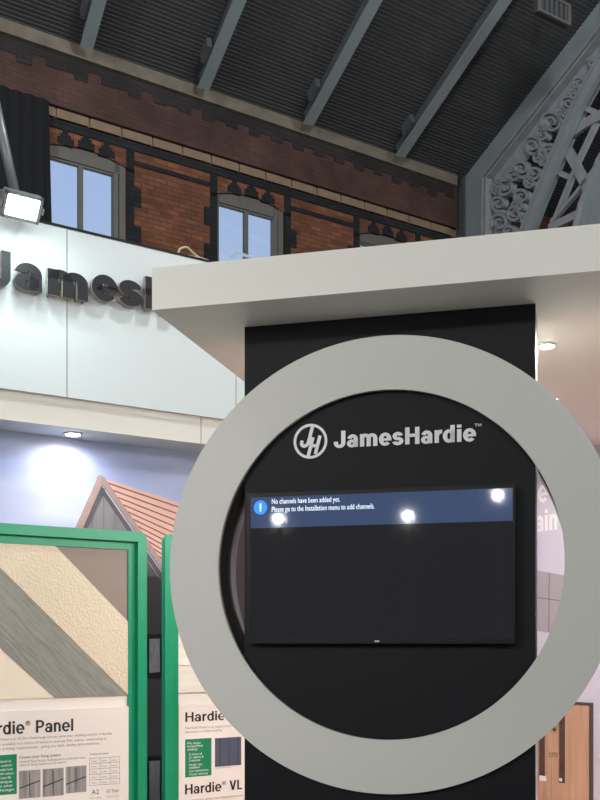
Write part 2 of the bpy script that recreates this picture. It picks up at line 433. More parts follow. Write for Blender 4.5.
# direction of the rafters inside the roof frame
rx, rz = DR.dot(RF.X), DR.dot(RF.Z)
k = 1 / math.hypot(rx, rz); rx *= k; rz *= k
z_foot = P0.dot(RF.Z); sgn = 1 if rz > 0 else -1
bm = NB()
p = 0.072; nB = 440
for i in range(nB):
    a = z_foot - sgn * .3 + sgn * i * p; b = a + sgn * (p - .018); c = a + sgn * p
    y = ROOF_Y
    def row(z, yy): return [bm.verts.new((-30, yy, z)), bm.verts.new((45, yy, z))]
    r0 = row(a, y + .008); r1 = row(b, y - .004); r2 = row(b, y + .03); r3 = row(c, y + .03); r4 = row(c, y + .008)
    for u, v in ((r0, r1), (r1, r2), (r2, r3), (r3, r4)): bm.faces.new((u[0], u[1], v[1], v[0]))
zz = z_foot + sgn * nB * p
box(bm, -30, 45, ROOF_Y + .06, ROOF_Y + .2, min(z_foot - sgn * .6, zz), max(z_foot - sgn * .6, zz))
single('ceiling', bm, M['roof'], RF, kind='structure', base=(0, ROOF_Y, 0))

# brick wall with three arched openings (column strips)
WINS = [(5.84, 7.17), (8.80, 10.13), (11.76, 13.09), (14.9, 16.2)]
def arch_z(s, a, b, spring=9.17, rise=.11):
    u = (s - (a + b) / 2) / ((b - a) / 2); return spring + rise * (1 - u * u)
SILL = 7.1
bm = NB()
edges = [-30]; 
for a, b in WINS: edges += [a, b]
edges.append(45)
for i in range(0, len(edges), 2): box(bm, edges[i], edges[i + 1], BW, BW + .4, 0, 11.2)
for a, b in WINS:
    box(bm, a, b, BW, BW + .4, 0, SILL)
    for q in range(12):
        s0 = a + (b - a) * q / 12; s1 = a + (b - a) * (q + 1) / 12
        prism(bm, [(s0, arch_z(s0, a, b)), (s1, arch_z(s1, a, b)), (s1, 11.2), (s0, 11.2)], BW, BW + .4)
single('wall_back', bm, M['brick'], LW, kind='structure', base=(0, BW, 0))
# hall end walls, rear wall
for nm, args in (('wall_left', (-30, -29.8, -40, BW + .4, 0, 30)), ('wall_right', (44.8, 45, -40, BW + .4, 0, 30)), ('wall_front', (-30, 45, -40, -39.8, 0, 30))):
    bm = NB(); box(bm, *args); single(nm, bm, M['hall'], LW, kind='structure')
# upper rear half of the roof, closing the hall
zr = [LW.Y.dot(RF.w(0, ROOF_Y, zz)), RF.w(0, ROOF_Y, zz).z]
bm = NB(); v = [bm.verts.new(c) for c in ((-30, zr[0], zr[1]), (45, zr[0], zr[1]), (45, -40, 14), (-30, -40, 14))]; bm.faces.new(v)
single('ceiling', bm, M['roof'], LW, kind='structure', base=(0, 0, 14))

# cornice, frieze, string course
bm = NB(); prism(bm, [(-30, 10.50), (13.97, 10.50), (13.97, 10.85), (-30, 10.85)], BW - .22, BW)
single('trim_1', bm, M['stone'], LW, kind='structure')
bm = NB(); box(bm, -30, 14.05, BW - .12, BW, 9.74, 10.50)
single('trim_2', bm, M['frieze'], LW, kind='structure')
bm = NB(); s = -12.0; i = 0
while s < 13.9:                                   # black toothed brick under the cornice
    hgt = (.15, .24, .19, .28)[i % 4] + .03 * math.sin(i * 1.7)
    box(bm, s, min(s + .22, 14.03), BW - .135, BW - .12, 10.50 - hgt, 10.50); s += .22; i += 1
single('trim_3', bm, M['soot'], LW, kind='structure')
bm = NB(); s = -12.0
while s < 13.9:
    box(bm, s, min(s + .50, 14.1), BW - .06, BW, 9.60, 9.73); s += .53
box(bm, -12, 14.1, BW - .03, BW, 9.60, 9.73)
o = single('trim_4', bm, M['stone2'], LW, kind='structure')
bm = NB(); box(bm, -12, 14.1, BW - .02, BW, 9.46, 9.585)
for a, b in zip([-12] + [w[1] + .14 for w in WINS[:3]], [w[0] - .14 for w in WINS[:3]] + [14.1]):
    box(bm, a, b, BW - .02, BW, 9.24, 9.31)
single('trim_5', bm, M['black_brick'], LW, kind='structure')

for i, (a, b) in enumerate(WINS[:3]):
    root = bpy.data.objects.new('window_%d' % (i + 1), None); COL.objects.link(root)
    root.matrix_world = LW.M @ Matrix.Translation((a, BW, SILL)); root['kind'] = 'structure'; BASE[root] = Vector((a, BW, SILL)); FR[root] = LW
    y0 = BW + .05; bm = NB()
    box(bm, a, a + .065, y0, y0 + .1, SILL, 9.2); box(bm, b - .185, b - .11, y0, y0 + .1, SILL, 9.2); box(bm, b - .10, b, y0 - .02, y0 + .1, SILL, 9.2); box(bm, b - .11, b - .10, y0 + .03, y0 + .1, SILL, 9.2); box(bm, a, b, y0 - .05, y0 + .1, SILL, SILL + .1)
    for q in range(12):
        s0 = a + (b - a) * q / 12; s1 = a + (b - a) * (q + 1) / 12
        prism(bm, [(s0, 9.06), (s1, 9.06), (s1, arch_z(s1, a, b) + .02), (s0, arch_z(s0, a, b) + .02)], y0, y0 + .1)
    box(bm, a + .065, b - .185, y0 + .03, y0 + .1, 9.03, 9.07)
    part('window_frame', bm, M['wframe'], root)
    bm = NB(); mc = a + .615
    box(bm, mc - .035, mc + .035, y0 + .02, y0 + .09, SILL + .1, 9.03); part('mullion', bm, M['wframe'], root)
    for p0, p1 in ((a + .065, mc - .035), (mc + .035, b - .185)):
        bm = NB(); box(bm, p0, p1, y0 + .05, y0 + .056, SILL + .1, 9.03); part('pane', bm, M['glass'], root)
    bm = NB()                                       # black toothed quoins
    for side in (-1, 1):
        e = a if side < 0 else b; z = SILL; tgl = 0
        while z < 9.1:
            wd = .25 if tgl else .13; z1 = min(z + .30, 9.17)
            box(bm, *( (e - wd, e) if side < 0 else (e, e + wd)), BW - .012, BW + .13, z, z1); z = z1; tgl = 1 - tgl
        box(bm, *((e - .13, e) if side < 0 else (e, e + .13)), BW - .012, BW + .13, 9.1, 9.46)
    for q in range(1, 4):                           # stepped black voussoirs over the head
        sc = a + (b - a) * q / 4
        zc = arch_z(sc, a, b)
        box(bm, sc - .13, sc + .13, BW - .014, BW + .04, zc - .005, zc + .10); box(bm, sc - .085, sc + .085, BW - .013, BW, zc + .10, zc + .15); box(bm, sc - .045, sc + .045, BW - .012, BW, zc + .15, 9.47)
    part('brick_surround', bm, M['black_brick'], root)

# ------------------------------------------------------------------ rafters
def roof_pt(px, py, y): return Vector(RF.hit(px, py, y))
RD = Vector((rx, rz))
if (RF.X * rx + RF.Z * rz).dot(DR) < 0: RD = -RD
yb = ROOF_Y - .24
rl = ['slim grey steel roof rafter at the far left above the black cloth', 'grey steel roof rafter above the left brick window', 'grey steel roof rafter near the middle of the dark boarded roof', 'grey steel roof rafter nearest the ornate truss']
for (px, py, wpx), lb in zip([(88, 47, 9), (205, 88, 11), (310, 124, 12), (402, 156, 12.5)], rl):
    c = roof_pt(px - 1, py, yb); wv = .19
    x0, z0 = c; nrmv = Vector((-RD.y, RD.x))
    st = c - RD * .02; en = c + RD * 19
    root = thing('roof_rafter', RF, lb, 'rafter', (st.x, yb, st.y), 'steel rafters under the boarded roof')
    bm = NB(); bar(bm, [st, en], wv, yb, yb + .03); part('bottom_flange', bm, M['steel'], root)
    bm = NB(); bar(bm, [st, en], .09, yb + .03, ROOF_Y); part('web', bm, M['steel_dark'], root)
    bm = NB(); q = c + RD * .55; sd = nrmv if (RF.X * nrmv.x + RF.Z * nrmv.y).dot(LW.X) < 0 else -nrmv
    q = q + sd * .12
    bar(bm, [q - RD * .16, q + RD * .16], .09, yb + .08, ROOF_Y); part('bracket', bm, M['steel_dark'], root)

# ------------------------------------------------------------------ ornate roof truss
pc = LW.w(LW.hit(458, 165, BW)[0], BW, 0)
TD = pc.dot(TR.Y)
q0 = pc.dot(TR.X)
def tp(pl): return TR.pts(pl, TD)
root = thing('roof_truss', TR, 'grey cast iron arched roof truss with scrollwork at the top right', 'truss', (q0, TD, 0))
pl = tp([(466, 232), (466, 172), (568, 41), (812, -281)]); pr = tp([(481, 232), (481.5, 175), (590, 37), (834, -285)])
bm = NB()
prism(bm, [(pl[0][0], 0), (pr[0][0], 0), pr[1], pl[1]], TD, TD + .25)
prism(bm, [pl[1], pr[1], pr[2], pl[2]], TD, TD + .25); prism(bm, [pl[2], pr[2], pr[3], pl[3]], TD, TD + .25)
part('pillar_and_girder', bm, M['steel'], root)
el = tp([(457, 232), (457, 160), (556, 27), (800, -309)])
bm = NB()
prism(bm, [(el[0][0], 0), (pl[0][0], 0), pl[1], el[1]], TD - .03, TD + .3)
prism(bm, [el[1], pl[1], pl[2], el[2]], TD - .03, TD + .3); prism(bm, [el[2], pl[2], pl[3], el[3]], TD - .03, TD + .3)
part('outer_flange', bm, M['steel_dark'], root)
bm = NB()
for off, wd in ((2.2, .05), (6, .04)):
    c = tp([(481 + off, 232), (481.5 + off, 176 + off * .35), (590 + off, 38 + off * .5), (834 + off, -283)])
    bar(bm, [(c[0][0], 3)] + c, wd, TD - .05, TD + .1)
part('moulding', bm, M['steel_orn'], root)
bm = NB()
A = tp([(489, 240), (489, 173), (520, 133), (560, 82), (600, 34), (640, -15)]); B = tp([(499, 240), (498, 204), (516, 166), (552, 114), (582, 70), (640, -5)])
for i in range(5): prism(bm, [A[i], B[i], B[i + 1], A[i + 1]], TD + .10, TD + .14)
part('spandrel_plate', bm, M['steel_orn'], root)
def scroll(bm, cx, cy, rpx, turns=1.6, start=0, sgn=1, w=.05):
    pts = []
    for i in range(30):
        t = i / 29; a = start + sgn * t * turns * 2 * PI; r = rpx * (1 - .78 * t)
        pts.append(TR.hit(cx + r * math.cos(a), cy + r * math.sin(a) * 1.05, TD))
    bar(bm, pts, [w * (1 - .4 * i / 29) for i in range(30)], TD + .02, TD + .14)
bm = NB()
for c in ((498, 222, 9, 1.5, 2.6, 1), (513, 214, 8, 1.5, 5.2, -1), (497, 203, 8, 1.6, 1.2, 1), (503, 186, 10, 1.7, 4.0, -1), (520, 168, 9, 1.5, 1.0, 1), (533, 172, 7, 1.4, 3.2, -1),
          (531, 146, 10, 1.7, 4.2, 1), (547, 150, 7, 1.4, 0.6, -1), (550, 122, 12, 1.8, 2.2, 1), (541, 160, 6, 1.3, 5.0, 1), (566, 104, 8, 1.5, 5.0, -1), (578, 82, 7, 1.5, 1.6, 1), (520, 196, 8, 1.5, 2.0, 1), (524, 220, 6, 1.3, 0.3, -1), (590, 62, 5, 1.4, 3.4, 1),
          (508, 231, 7, 1.5, 1.0, 1), (512, 176, 7, 1.5, 2.0, 1), (536, 158, 6, 1.4, 1.0, -1), (541, 134, 7, 1.5, 5.5, -1), (560, 116, 7, 1.5, 3.5, 1), (572, 94, 6, 1.4, 0.5, -1), (528, 182, 6, 1.5, 4.5, -1), (516, 206, 6, 1.4, 3.1, 1), (495, 189, 7, 1.5, 0.2, -1)):
    scroll(bm, *c, w=.055)
part('scrollwork', bm, M['steel_orn'], root)
c1 = [(526, 240), (541, 200), (563, 148), (581, 106), (605, 62), (640, 5), (770, -205)]
bm = NB(); bar(bm, tp(c1), .18, TD - .06, TD + .10); part('inner_chord', bm, M['steel_orn'], root)
bm = NB(); bar(bm, tp([(x - 4.5, y - 1.5) for x, y in c1]), .045, TD - .10, TD - .02); bar(bm, tp([(x + 5, y + 2) for x, y in c1]), .03, TD - .10, TD - .02); part('chord_ribs', bm, M['steel'], root)
c2 = [(544, 240), (559, 203), (577, 158), (597, 116), (622, 70), (770, -160)]
bm = NB(); bar(bm, tp(c2), .09, TD + .02, TD + .10); part('lattice_rail', bm, M['steel_orn'], root)
for pp, w in (([(562, 143), (573, 162), (586, 188)], .16), ([(566, 137), (584, 123), (604, 113)], .16), ([(550, 222), (575, 193), (606, 152)], .07), ([(548, 228), (578, 213)], .13), ([(553, 170), (566, 176)], .08), ([(581, 106), (594, 112)], .08)):
    bm = NB(); bar(bm, tp(pp), w, TD + .0, TD + .07); part('lattice_brace', bm, M['steel_orn'], root)
bm = NB(); prism(bm, tp([(573, 240), (582, 204), (600, 160), (640, 95), (780, -125), (830, -105), (690, 110), (640, 240)]), TD - .02, TD + .06); part('outer_chord', bm, M['steel'], root)
bm = NB(); bar(bm, tp([(574, 240), (583, 204), (601, 160), (641, 95)]), .06, TD - .08, TD); part('chord_ribs', bm, M['steel_orn'], root)

# louvred box hanging under the roof, top right
vd = 10.5
v0, vb0 = LW.hit(538, 11, vd); v1, vb1 = LW.hit(569.5, 26.5, vd); _, vt = LW.hit(574, 8, vd)
vb = (vb0 + vb1) / 2; vh = vt - vb1
root = thing('louvre_box', LW, 'square grey framed louvre box hanging under the roof at the top right corner', 'vent', (v0, vd, vb))
bm = NB(); t_ = .03
box(bm, v0, v1, vd - .03, vd + .01, vb, vb + t_); box(bm, v0, v1, vd - .03, vd + .01, vb + vh - t_, vb + vh); box(bm, v0, v0 + t_, vd - .03, vd + .01, vb + t_, vb + vh - t_); box(bm, v1 - t_, v1, vd - .03, vd + .01, vb + t_, vb + vh - t_)
part('frame', bm, M['vent'], root)
for i in range(6):
    bm = NB(); x = v0 + t_ + (v1 - v0 - 2 * t_) * (i + .5) / 6; box(bm, x - .018, x + .018, vd - .012, vd + .01, vb + t_, vb + vh - t_); part('slat', bm, M['steel_dark'], root)
bm = NB(); box(bm, v0 + .01, v1 - .01, vd + .012, vd + .09, vb + .01, vb + vh + .02); part('housing', bm, M['vent_dark'], root)
bm = NB(); box(bm, (v0 + v1) / 2 - .02, (v0 + v1) / 2 + .02, vd + .03, vd + .07, vb + vh + .02, 12.2); part('hanger', bm, M['steel_dark'], root)

# black cloth over the leftmost window
ca, _ = LW.hit(-60, 100, BW - .15); cb, _ = LW.hit(49, 106, BW - .15)
bm = NB(); n = 40; V = []
for i in range(n + 1):
    s_ = ca + (cb - ca) * i / n; yy = BW - .16 + .018 * math.sin(i * 1.3)
    s2 = s_ + (.07 if i == n else 0)
    V.append([bm.verts.new((s_, yy, 9.76)), bm.verts.new((s2, yy - .01, 6.9)), bm.verts.new((s2, yy + .02, 6.9)), bm.verts.new((s_, yy + .02, 9.76))])
for a, b in zip(V, V[1:]):
    for k_ in range(4): bm.faces.new((a[k_], a[(k_ + 1) % 4], b[(k_ + 1) % 4], b[k_]))
bm.faces.new(V[0]); bm.faces.new(V[-1][::-1])
single('blackout_cloth', bm, M['cloth'], LW, 'black cloth hanging over the brick wall left of the first window', 'cloth', smooth=False)

# ------------------------------------------------------------------ stand: bulkhead, header wall, mural
DF = LW.d_at(0, 221); DM = DF * 221 / 210; DH = DF - .035
zs = E + H; zf = E + H * 251 / 221
SA = -7.0; SB, _ = LW.hit(330, 400, DF)
bm = NB(); box(bm, SA, SB, DF, DF + .03, zs, zf)
root = thing('ceiling_bulkhead', LW, 'long cream bulkhead with a soffit light below the white header wall', 'bulkhead', (SA, DF, zs))
part('fascia', bm, M['warm_white'], root)
bm = NB(); box(bm, SA, SB, DF + .03, DM + .1, zs, zs + .03); part('soffit', bm, M['white'], root)
sj, _ = LW.hit(201, 430, DF); bm = NB(); box(bm, sj - .003, sj + .003, DF - .001, DF + .001, zs, zf); part('panel_joint', bm, M['grey_ink'], root)

ht = LW.hit(0, 213, DH)[1]
root = thing('header_wall', LW, 'tall white header wall lit by a floodlight, carrying large black raised letters', 'wall', (SA, DH, zf))
bm = NB(); box(bm, SA, SB, DH, DH + .1, zf, ht); part('wall_panel', bm, M['white'], root)
bm = NB(); box(bm, SA, SB, DH - .004, DH + .11, ht, ht + .018); part('top_cap', bm, M['tv'], root, 'thin black top edge')
for px in (67, 236):
    bm = NB(); sj, _ = LW.hit(px, 300, DH); box(bm, sj - .003, sj + .003, DH - .001, DH + .001, zf, ht); part('panel_joint', bm, M['grey_ink'], root)

root = thing('printed_mural', LW, 'printed mural of a tiled house under a lavender sky behind the green framed boards', 'mural', (SA, DM, 0))
bm = NB(); box(bm, SA, SB, DM, DM + .08, 0, zs); part('backing', bm, M['sky'], root)
def mural(name, pl, m, lift, parent=root, label=None):
    bm = NB(); ppoly(bm, LW, DM, pl, DM - lift, DM); return part(name, bm, m, parent, label)
mural('gable', [(99, 487), (175, 597), (175, 830), (60, 830), (60, 568)], M['gable'], .002, label='printed grey clad gable wall')
mural('charcoal_wall', [(146, 560), (175, 600), (175, 900), (146, 900)], M['charcoal'], .003)
rf = mural('tiled_roof', [(102, 478), (232, 520), (262, 700), (178, 590)], M['tiles'], .004, label='printed terracotta tiled roof')
for i in range(16):                                   # printed courses of tiles
    t = (i + .6) / 16; a = Vector((102, 478)).lerp(Vector((178, 590)), t); b = Vector((232, 520)).lerp(Vector((262, 700)), t * .82)
    bm = NB(); c = LW.pts([a, b], DM); bar(bm, c, .010, DM - .005, DM - .003); part('tile_course', bm, M['tile_line'], rf)
bm = NB(); bar(bm, LW.pts([(101, 478), (180, 592)], DM), .045, DM - .006, DM); part('right_verge', bm, M['barge'], root)
bm = NB(); bar(bm, LW.pts([(99, 486), (178, 600)], DM), .03, DM - .0055, DM); part('verge_shadow', bm, M['charcoal'], root)
bm = NB(); bar(bm, LW.pts([(101, 478), (62, 566)], DM), .05, DM - .007, DM); part('left_verge', bm, M['barge'], root)
bm = NB(); bar(bm, LW.pts([(103, 488), (66, 572)], DM), .03, DM - .0065, DM); part('verge_shadow', bm, M['charcoal'], root)
bm = NB(); c = LW.hit(100, 479, DM); disc(bm, c[0], c[1], .028, DM - .008, DM, 16); part('ridge_end', bm, M['barge'], root)
for y0, y1 in ((635, 678), (757, 830)):
    f = mural('printed_window', [(140, y0), (172, y0 - 2), (172, y1), (140, y1)], M['charcoal2'], .005)
    bm = NB(); ppoly(bm, LW, DM, [(149, y0 + 4), (159.5, y0 + 3.5), (159.5, y1 - 6), (149, y1 - 5)], DM - .006, DM); part('printed_pane', bm, M['pane_print'], f)

# recessed downlight in the bulkhead soffit
def downlight(fr, px, py, label, r=.05, grp='recessed downlights'):
    d = fr.d_at(px, 640 - py); x, z = fr.hit(px, py, d)
    root = thing('downlight', fr, label, 'light', (x, d, zs), grp)
    bm = NB(); vdisc(bm, x, d, r * 1.3, zs - .006, zs + .002); vdisc(bm, x, d, r * 1.12, zs - .012, zs - .006); part('trim_ring', bm, M['white'], root)
    bm = NB(); vdisc(bm, x, d, r, zs - .016, zs - .011); part('lens', bm, M['down'], root, 'glowing white lens')
    return fr.w(x, d, zs - .03)
d_mural = downlight(LW, 73, 433, 'round glowing downlight in the cream bulkhead above the mural sky')

# floodlight on the header wall
fx, fz = LW.hit(22, 207, DH - .2)
FB = Frame(LW.X, (LW.Y * math.cos(.65) + Vector((0, 0, 1)) * math.sin(.65)), (Vector((0, 0, 1)) * math.cos(.65) - LW.Y * math.sin(.65)))
cw = LW.w(fx, DH - .2, fz)
c0 = (cw.dot(FB.X), cw.dot(FB.Y), cw.dot(FB.Z))
root = thing('floodlight', FB, 'bright square floodlight on top of the white header wall at the far left', 'light', c0)
hx, hz = .125, .085
bm = NB(); bevel_box(bm, c0[0] - hx, c0[0] + hx, c0[1] + .006, c0[1] + .06, c0[2] - hz, c0[2] + hz, .012); part('housing', bm, M['lamp_body'], root)
bm = NB()
for a in ((c0[0] - hx, c0[0] - hx + .02, c0[2] - hz, c0[2] + hz), (c0[0] + hx - .02, c0[0] + hx, c0[2] - hz, c0[2] + hz), (c0[0] - hx, c0[0] + hx, c0[2] - hz, c0[2] - hz + .02), (c0[0] - hx, c0[0] + hx, c0[2] + hz - .02, c0[2] + hz)):
    box(bm, a[0], a[1], c0[1] - .012, c0[1] + .006, a[2], a[3])
part('bezel', bm, M['lamp_body'], root)
bm = NB(); box(bm, c0[0] - hx + .02, c0[0] + hx - .02, c0[1], c0[1] + .006, c0[2] - hz + .02, c0[2] + hz - .02); part('led_face', bm, M['flood'], root, 'glowing white face')
for s_ in (-1, 1):
    bm = NB(); box(bm, c0[0] + s_ * (hx + .012) - .006, c0[0] + s_ * (hx + .012) + .006, c0[1] - .01, c0[1] + .22, c0[2] - .02, c0[2] + .02); part('bracket_arm', bm, M['lamp_body'], root)
bm = NB(); box(bm, c0[0] - hx - .018, c0[0] + hx + .018, c0[1] + .21, c0[1] + .23, c0[2] - .02, c0[2] + .02); part('bracket_bar', bm, M['lamp_body'], root)
# slanting steel pole behind it, clamped to the back of the header wall
def lp(px, py, d):
    s_, z_ = LW.hit(px, py, d); return Vector((s_, d, z_))
pa_ = lp(-14, 60, DH + .45); pb_ = lp(15.5, 196, DH + .17)
root = thing('slanting_pole', LW, 'pale steel pole slanting down behind the floodlight at the left edge', 'pole', tuple(pb_))
bm = NB(); tube(bm, [pb_, pa_], .034, 16); part('tube', bm, M['lamp_body'], root, smooth=True)
bm = NB(); bevel_box(bm, pb_.x - .05, pb_.x + .05, DH + .115, pb_.y + .03, ht - .12, ht + .03, .006); part('clamp', bm, M['lamp_body'], root)

# large raised letters on the header wall
LD = DH - .03
names = ['J', 'a', 'm', 'e', 's', 'H', 'a', 'r', 'd', 'i', 'e']
specs = {'J': (-14.5, 284.5, 36, 11.5), 'a': (11.5, 288.5, 35.7, 43), 'm': (43, 294.5, 35, 88.5), 'e': (88.5, 299, 34, 117), 's': (115.5, 304, 33, 141.5), 'H': (140, 308.5, 32, 178)}
desc = {'J': 'large black raised letter J cut by the left edge of the photo', 'a': 'large black raised letter a on the white header wall', 'm': 'large black raised letter m across the header wall joint',
        'e': 'large black raised letter e between the m and the s', 's': 'large black raised letter s beside the half hidden letter', 'H': 'black raised letter H half hidden behind the white canopy'}
for ch, (x0, bs, cap, x1) in specs.items():
    bms = letters_bm(LW, ch, .25, x0, bs, cap, x1, LD, .035, side=1)
    bm = bms[0]; cs = [v.co.copy() for v in bm.verts]
    cx = sum(c.x for c in cs) / len(cs)
    root = thing('raised_letter', LW, desc[ch], 'letter', (cx, LD, min(c.z for c in cs)), 'raised black letters on the header wall')
    part('letter_body', bm, [M['letter'], M['letter_side']], root)
    for c in (min(cs, key=lambda c: c.x), max(cs, key=lambda c: c.x)):
        xx = c.x + (.02 if c.x < cx else -.02); bm = NB(); disc(bm, xx, c.z, .006, LD - .002, DH - .001, 8)
        part('stand_off', bm, M['lamp_body'], root)

# strap and cable lying on top
zt_ = ht + .03
bm = NB(); 
def on_top(pl, d): 
    o_ = []
    for x, y in pl:
        s_, z_ = LW.hit(x, y, d); o_.append((s_, d, max(z_, ht + .022)))
    return o_
tube(bm, smooth_path(on_top([(166, 252), (182, 255), (200, 258), (214, 263)], DH + .05), 5), .008)
tube(bm, smooth_path(on_top([(178, 256), (180, 249), (187, 247.5), (193, 253), (201, 259)], DH + .05), 5), .008)
single('strap', bm, M['strap'], LW, 'beige looped strap lying on top of the header wall beside the canopy', 'strap', smooth=True)

# ------------------------------------------------------------------ canopy, tower, ring, television
DC = TW.d_at(152, 330); DT = TW.d_at(246, 313)
x0, _ = TW.hit(152, 310, DC); x1, _ = TW.hit(700, 300, DC)
ct = E + H * 372 / 330
xb, _ = TW.hit(246, 383, TW.d_at(246, 257)); db = TW.d_at(246, 257)
sl = (xb - x0) / (db - DC); DE = 7.7
# canopy outline in plan (x, d)
# the right end follows the right mural
DRW = RW.d_at(600, 195)
def rw_pt(px): 
    s_, _ = RW.hit(px, 500, DRW); p_ = RW.w(s_, DRW, 0); return p_.dot(TW.X), p_.dot(TW.Y)
pa = rw_pt(640); pb = rw_pt(500)
plan = [(x0, DC), (x1, DC), (x1 + .5, pa[1] - .6), (pa[0], pa[1]), (pb[0], pb[1]), (x0 + sl * (DE - DC), DE)]
root = thing('canopy', TW, 'deep white flat canopy projecting over the black tower', 'canopy', (x0, DC, zs))
def plan_prism(bm, pl, z0, z1):
    a = [bm.verts.new((x, y, z0)) for x, y in pl]; b = [bm.verts.new((x, y, z1)) for x, y in pl]; n = len(pl)
    bm.faces.new(a); bm.faces.new(b[::-1])
    for i in range(n): bm.faces.new((a[i], b[i], b[(i + 1) % n], a[(i + 1) % n]))
    return bm
bm = NB(); plan_prism(bm, plan, zs + .012, ct); part('slab', bm, M['canopy'], root)
ins = plan
bm = NB(); plan_prism(bm, ins, zs, zs + .012); part('soffit', bm, M['canopy'], root)
bm = NB(); plan_prism(bm, [(x0, DT - .2), (x1, DT - .2)] + plan[2:], .0, .03); single('floor', bm, M['floor'], TW, kind='structure')  # unseen orange floor added to bounce peach light onto the canopy soffit
d_can = downlight(TW, 547, 344, 'round glowing downlight in the canopy soffit right of the black tower', .034)
d_can2 = downlight(TW, 553, 397.5, 'small glowing downlight at the white ring edge, deeper under the canopy', .026)

xl, _ = TW.hit(244.6, 700, DT); xr, _ = TW.hit(535.3, 700, DT)
root = thing('display_tower', TW, 'tall black display tower carrying the ring, logo and television', 'tower', ((xl + xr) / 2, DT, 0))
bm = NB(); box(bm, xl, xr, DT, DT + .03, 0, zs); part('front_panel', bm, M['black'], root, 'matt black front panel')
bm = NB(); box(bm, xl + .002, xr - .002, DT + .03, DT + .25, 0, zs); part('carcass', bm, M['white'], root, 'white side and back')
# logo emblem: ring with slanted J and H
LG = DT - .004
cx, cz = TW.hit(310.3, 441.2, LG); R0 = abs(TW.hit(310.3, 424, LG)[1] - cz)
bm = NB(); annulus(bm, cx, cz, R0 * 1.01, R0 * .86, LG, DT, 64)
def U(x, y): return (cx + R0 * x, cz + R0 * y)
w_ = R0 * .19
sk = .27
def S(x, y): return U(x + sk * y, y)
bar(bm, [S(-.10, .90), S(-.10, -.02)], w_, LG, DT)
arc = [(-.305 + .205 * math.cos(t), -.06 + .20 * math.sin(t)) for t in [math.radians(a) for a in range(0, -181, -20)]]
bar(bm, [S(*q) for q in [(-.10, .0)] + arc + [(-.51, .06)]], w_, LG, DT)
bar(bm, [S(.10, .22), S(.10, -.90)], w_, LG, DT); bar(bm, [S(.50, .30), S(.50, -.76)], w_, LG, DT); bar(bm, [S(.10, -.27), S(.50, -.27)], w_ * .9, LG, DT)
part('logo_emblem', bm, M['logo'], root, 'silver circular emblem with slanted J and H')
bm = join(letters_bm(TW, 'JamesHardie', .215, 333.5, 448, 16.6, 476.5, LG, .003, track=-.01)); part('logo_lettering', bm, M['logo'], root, 'silver bold company name')
bm = join(letters_bm(TW, '™', .1, 474.5, 434, 10.5, 482, LG, .003)); part('trademark_sign', bm, M['logo'], root)

DRG = DT - .04
rcx, rcz = -.1864 * DRG, E + .0724 * DRG; RO, RI = .2208 * DRG, .1689 * DRG
root = thing('display_ring', TW, 'huge white ring with black lining standing out in front of the television', 'ring', (rcx, DRG, rcz - RO))
bm = NB(); annulus(bm, rcx, rcz, RO, RI, DRG, DRG + .03, 200); part('face', bm, M['ring'], root)
def half_drum(ro, ri, y0, y1, side, n=240):
    """curved drum wall on one side of the tower only"""
    edge = xl - .0005 if side < 0 else xr + .0005
    bm = NB(); prev = None
    for i in range(n + 1):
        t = 2 * PI * i / n + (0 if side < 0 else PI)
        c, sn = math.cos(t), math.sin(t)
        ok = (rcx + ri * c < edge) if side < 0 else (rcx + ri * c > edge)
        cur = None
        if ok:
            cl = (lambda v: min(v, edge)) if side < 0 else (lambda v: max(v, edge))
            cur = [bm.verts.new((cl(rcx + r * c), y, rcz + r * sn)) for r, y in ((ro, y0), (ri, y0), (ri, y1), (ro, y1))]
            if prev:
                for k_ in range(4):
                    f = bm.faces.new((prev[k_], prev[(k_ + 1) % 4], cur[(k_ + 1) % 4], cur[k_])); f.smooth = k_ in (1, 3)
        prev = cur
    return bm
for sd_ in (-1, 1):
    part('lining', half_drum(RI + .03, RI + .0005, DRG + .004, DRG + .46, sd_), M['black_gloss'], root, 'black glossy inner lining')
    part('outer_drum', half_drum(RO - .002, RO - .03, DRG + .03, DRG + .46, sd_), M['ring'], root)

DV = DT - .065
tx0, _ = TW.hit(246.6, 600, DV); tx1, _ = TW.hit(515.2, 600, DV); tz0 = E - .013; tz1 = E + .0
tzt = (TW.hit(247, 492.3, DV)[1] + TW.hit(515, 485.2, DV)[1]) / 2; tzb = TW.hit(380, 643.5, DV)[1]
root = thing('television', TW, 'wide flat black television showing a blue notice, mounted inside the ring', 'television', ((tx0 + tx1) / 2, DT - .03, tzb))
bm = NB(); bevel_box(bm, tx0, tx1, DV + .004, DV + .035, tzb, tzt, .005); part('casing', bm, M['tv'], root)
sx0, _ = TW.hit(250.5, 600, DV); sx1, _ = TW.hit(512.8, 600, DV); szb = TW.hit(380, 639, DV)[1]; szt = tzt - .018
bm = NB()
for a in ((tx0, tx1, szt, tzt), (tx0, tx1, tzb, szb), (tx0, sx0, szb, szt), (sx1, tx1, szb, szt)): box(bm, a[0], a[1], DV, DV + .006, a[2], a[3])
part('bezel', bm, M['tv'], root)
bm = NB(); box(bm, sx0, sx1, DV + .002, DV + .005, szb, szt); sc_ = part('screen', bm, M['screen'], root, 'dark glossy screen')
bz = (TW.hit(250, 527, DV)[1] + TW.hit(512, 522, DV)[1]) / 2
bm = NB(); box(bm, sx0, sx1, DV + .0015, DV + .002, bz, szt); part('notice_banner', bm, M['banner'], sc_, 'blue notice band')
TX = DV + .001
ic = TW.hit(260.5, 507.5, TX); bm = NB(); disc(bm, ic[0], ic[1], .032, TX + .0002, DV + .0015, 32); part('notice_icon', bm, M['tvblue'], sc_, 'bright blue round icon')
